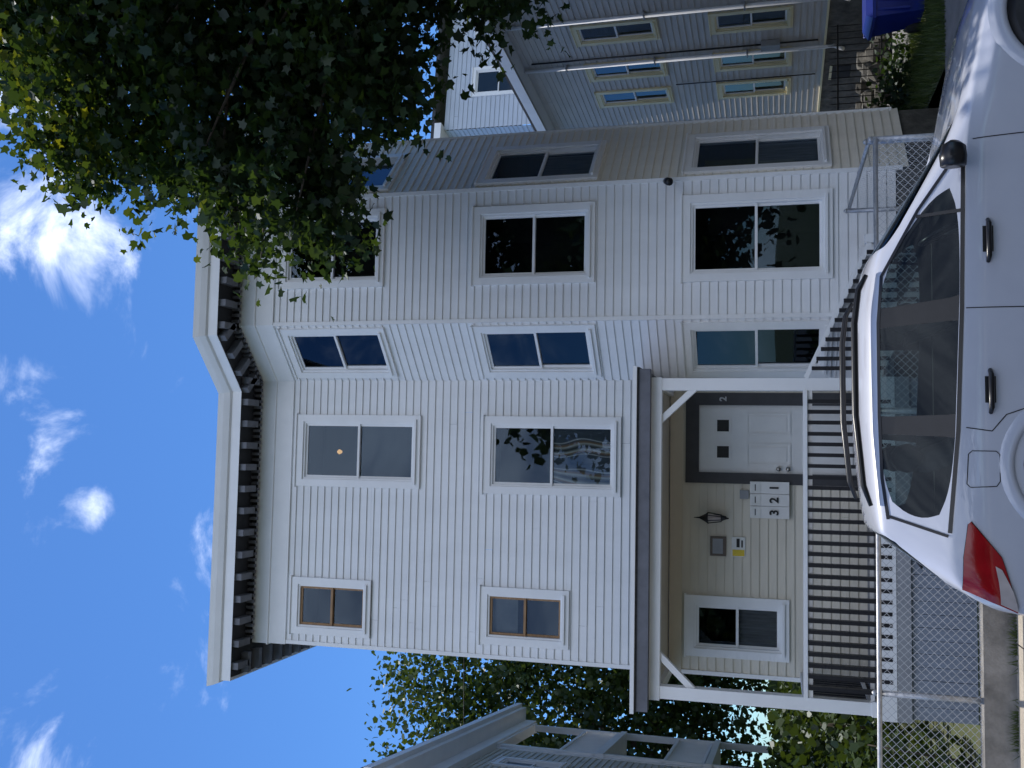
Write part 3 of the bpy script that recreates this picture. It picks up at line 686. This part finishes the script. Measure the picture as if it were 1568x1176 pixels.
def patch(poly_top,poly_bot,side,mt,part,off=.006,n=10,m=6):
    V=[];F=[]
    def ev_(pl,t):
        t*=len(pl)-1; i=min(int(t),len(pl)-2); f_=t-i; return (pl[i][0]+(pl[i+1][0]-pl[i][0])*f_,pl[i][1]+(pl[i+1][1]-pl[i][1])*f_)
    for i in range(n+1):
        a=ev_(poly_top,i/n);b_=ev_(poly_bot,i/n)
        for j in range(m+1): t=j/m; V.append(surf(a[0]+(b_[0]-a[0])*t,a[1]+(b_[1]-a[1])*t,side,off))
    for i in range(n):
        for j in range(m): F.append((i*(m+1)+j,(i+1)*(m+1)+j,(i+1)*(m+1)+j+1,i*(m+1)+j+1))
    c_.add(part,mt,V,F,True)
for side in (-1,1):
    seam([(.95,.97),(.95,.5),(.97,.32)],side); seam([(2.0,.92),(2.02,.6),(1.98,.32),(.97,.30),(.40,.32),(.38,.5)],side)
    seam([(.22,.98),(.20,.84),(.30,.76),(.36,.6)],side)
    seam([(-.42,1.072),(.2,1.022),(.95,.992),(1.92,.972)],side,.022,"car_black","belt_trim",.004)
    seam([(-.36,1.40),(-.1,1.435),(.3,1.45),(.9,1.453),(1.2,1.43),(1.6,1.22),(1.95,.985)],side,.018,"car_black","window_trim",.004)
    seam([(-.34,1.40),(-.44,1.08)],side,.018,"car_black","window_trim",.004)
    seam([(1.56,1.23),(1.56,.985)],side,.022,"car_black","window_trim",.004)
    if side==-1:
        fd=[(-.12,.98),(.06,.97),(.08,.95),(.08,.82),(.06,.80),(-.10,.80),(-.13,.82),(-.14,.96),(-.12,.98)]; seam(fd,side,.005)
    for hx in (.44,1.36):
        p0=surf(hx-.13,.845,side,.0);p1=surf(hx+.13,.845,side,.0); o_=Vector((0,side*.035,0))
        patch([(hx-.07,.875),(hx+.09,.875)],[(hx-.07,.815),(hx+.09,.815)],side,"car_black","handle_cup",.003,6,3)
        c_.tube("door_handle","car_black",[p0,p0+o_+Vector((.03,0,0)),p1+o_-Vector((.03,0,0)),p1],[.012,.016,.016,.012],8)
    patch([(-.36,.975),(-.56,1.0),(-.75,1.0)],[(-.345,.96),(-.55,.80),(-.87,.70)],side,"red_lens","tail_light",.014,14,8)
    patch([(-.60,.835),(-.70,.815),(-.82,.80)],[(-.62,.80),(-.74,.74),(-.86,.70)],side,"clear_lens","tail_light_clear",.020,6,3)
    seam([(-.36,.975),(-.56,1.0),(-.75,1.0)],side,.008); seam([(-.345,.96),(-.55,.80),(-.87,.70)],side,.008)
    patch([(3.15,.72),(3.4,.66)],[(3.2,.62),(3.45,.54)],side,"clear_lens","headlight",.01,6,4)
    pts=[]
    for x_,zz in ((-.28,1.50),(-.15,1.545),(.3,1.59),(.9,1.595),(1.12,1.57),(1.22,1.52)): pts.append((x_,side*.60,zz))
    c_.tube("roof_rail","car_black",pts,[.014,.02,.022,.022,.02,.014],8)
    mx_=1.84; ms=side*1.02
    c_.tube("mirror_arm","car_black",[(mx_+.03,side*.86,.99),(mx_,side*.97,1.03)],[.03,.025],8)
    c_.tube("mirror","car_black",[(mx_+.11,ms,1.045),(mx_+.08,ms,1.05),(mx_+.02,ms,1.055),(mx_-.04,ms,1.055)],[.03,.07,.08,.075],12)
    for wx in (0,2.80):
        c_.tube("arch_shadow","car_black",[(wx,side*.70,.345),(wx,side*.902,.345)],.375,32,True)
        c_.tube("tyre","rubber",[(wx,side*.70,.345),(wx,side*.88,.345),(wx,side*.912,.345)],[.345,.345,.32],32)
        c_.tube("rim","alloy",[(wx,side*.90,.345),(wx,side*.915,.345)],[.235,.225],24,False)
        for k in range(10):
            t=k*math.pi/5; bar(c_,"rim_gap","car_black",(wx+.07*math.cos(t),side*.917,.345+.07*math.sin(t)),(wx+.20*math.cos(t),side*.917,.345+.20*math.sin(t)),.004,.035)
        V=[];F=[];n=40
        for i in range(n+1):
            t=math.pi*(-.08+1.16*i/n)
            for rr,yy in ((.372,.898),(.385,.918),(.41,.922),(.45,.908),(.48,.89)): V.append((wx+rr*math.cos(t),side*yy,.345+rr*math.sin(t)))
        for i in range(n):
            for j in range(4): F.append((i*5+j,(i+1)*5+j,(i+1)*5+j+1,i*5+j+1))
        c_.add("wheel_arch","car_paint",V,[f_[::-1] for f_ in F] if side<0 else F,True)
c_.tube("rear_wiper","car_black",[(-.72,0,1.12),(-.6,.25,1.2)],.008,6)
c_.done()
Wr=Ob("utility_wire"); Wr.tube("wire","black_metal",[(-3.0,24,9.7),(-7,23.6,9.5),(-14,23,9.6)],.012,5); Wr.done()

# ------------------------------------------------------------------ sky, sun, camera
W=bpy.data.worlds.new("World"); scene.world=W; W.use_nodes=True; nt=W.node_tree; bg=nt.nodes["Background"]
SE,AZ=math.radians(71.5),math.radians(-12)
sd=Vector((math.sin(AZ)*math.cos(SE),math.cos(AZ)*math.cos(SE),math.sin(SE)))
sk=nt.nodes.new("ShaderNodeTexSky"); sk.sky_type='NISHITA'; sk.sun_disc=False; sk.sun_elevation=SE; sk.sun_rotation=AZ
sk.air_density=1.0; sk.dust_density=.1; sk.ozone_density=3.0
tc=nt.nodes.new("ShaderNodeTexCoord")
def N_(t,**k):
    n=nt.nodes.new(t)
    for a,b_ in k.items(): setattr(n,a,b_)
    return n
mp=N_("ShaderNodeMapping"); mp.inputs["Scale"].default_value=(1,1,1.6); nt.links.new(tc.outputs["Generated"],mp.inputs[0])
no=N_("ShaderNodeTexNoise"); no.inputs["Scale"].default_value=9; no.inputs["Detail"].default_value=6; no.inputs["Roughness"].default_value=.62; no.inputs["Distortion"].default_value=.4
nt.links.new(mp.outputs[0],no.inputs["Vector"])
tot=None
for (dx,dy,dz,rad,amp) in ((.225,.735,.64,.17,.82),(.30,.70,.65,.17,.8),(-.058,.788,.612,.045,.7),(-.24,.73,.64,.11,.58),(.03,.74,.67,.12,.52),(.0,-.8,.55,1.1,1.5),(-.8,-.4,.4,.6,1.0),(.8,-.4,.35,.6,1.0)):  # clouds behind the camera are unseen, added as fill for the shaded facade
    v=N_("ShaderNodeVectorMath",operation='DISTANCE'); nt.links.new(tc.outputs["Generated"],v.inputs[0]); v.inputs[1].default_value=Vector((dx,dy,dz)).normalized()
    mr=N_("ShaderNodeMapRange"); mr.interpolation_type='SMOOTHSTEP'; mr.inputs[1].default_value=rad; mr.inputs[2].default_value=0; mr.inputs[3].default_value=0; mr.inputs[4].default_value=amp
    nt.links.new(v.outputs["Value"],mr.inputs[0])
    if tot is None: tot=mr.outputs[0]
    else:
        mxm=N_("ShaderNodeMath",operation='MAXIMUM'); nt.links.new(tot,mxm.inputs[0]); nt.links.new(mr.outputs[0],mxm.inputs[1]); tot=mxm.outputs[0]
a1=N_("ShaderNodeMath",operation='MULTIPLY_ADD'); nt.links.new(tot,a1.inputs[0]); a1.inputs[1].default_value=.34; nt.links.new(no.outputs["Fac"],a1.inputs[2])
dn=N_("ShaderNodeMapRange"); dn.interpolation_type='SMOOTHSTEP'; dn.inputs[1].default_value=.62; dn.inputs[2].default_value=1.06; nt.links.new(a1.outputs[0],dn.inputs[0])
mixc=N_("ShaderNodeMix",data_type='RGBA'); nt.links.new(dn.outputs[0],mixc.inputs[0])
tint=N_("ShaderNodeMix",data_type='RGBA',blend_type='MULTIPLY'); tint.inputs[0].default_value=1; nt.links.new(sk.outputs[0],tint.inputs[6]); tint.inputs[7].default_value=(.46,.75,1.08,1)
nt.links.new(tint.outputs[2],mixc.inputs[6]); mixc.inputs[7].default_value=(12.0,12.8,14.6,1)
nt.links.new(mixc.outputs[2],bg.inputs[0]); bg.inputs[1].default_value=.15
su=bpy.data.lights.new("sun",'SUN'); su.energy=5.0; su.angle=math.radians(.53); su.color=(1,.95,.87)
so=bpy.data.objects.new("sun",su); COL.objects.link(so); so.rotation_euler=(-sd).to_track_quat('-Z','Y').to_euler()
a=math.radians(4.3);p=math.radians(15)
r_=Vector((math.cos(a),-math.sin(a),0)); fh=Vector((math.sin(a),math.cos(a),0)); fwd=fh*math.cos(p)+Vector((0,0,math.sin(p))); up=-fh*math.sin(p)+Vector((0,0,math.cos(p)))
cam=bpy.data.cameras.new("camera"); co=bpy.data.objects.new("camera",cam); COL.objects.link(co); scene.camera=co
cx,cy,cz=-up,r_,-fwd
co.matrix_world=Matrix(((cx.x,cy.x,cz.x,0),(cx.y,cy.y,cz.y,0),(cx.z,cy.z,cz.z,2.1),(0,0,0,1)))
cam.sensor_width=36; cam.sensor_fit='HORIZONTAL'; cam.lens=36*1500/1568; cam.clip_end=2000; cam.clip_start=.05
scene.view_settings.view_transform='Standard'; scene.view_settings.look='None'; scene.view_settings.exposure=0
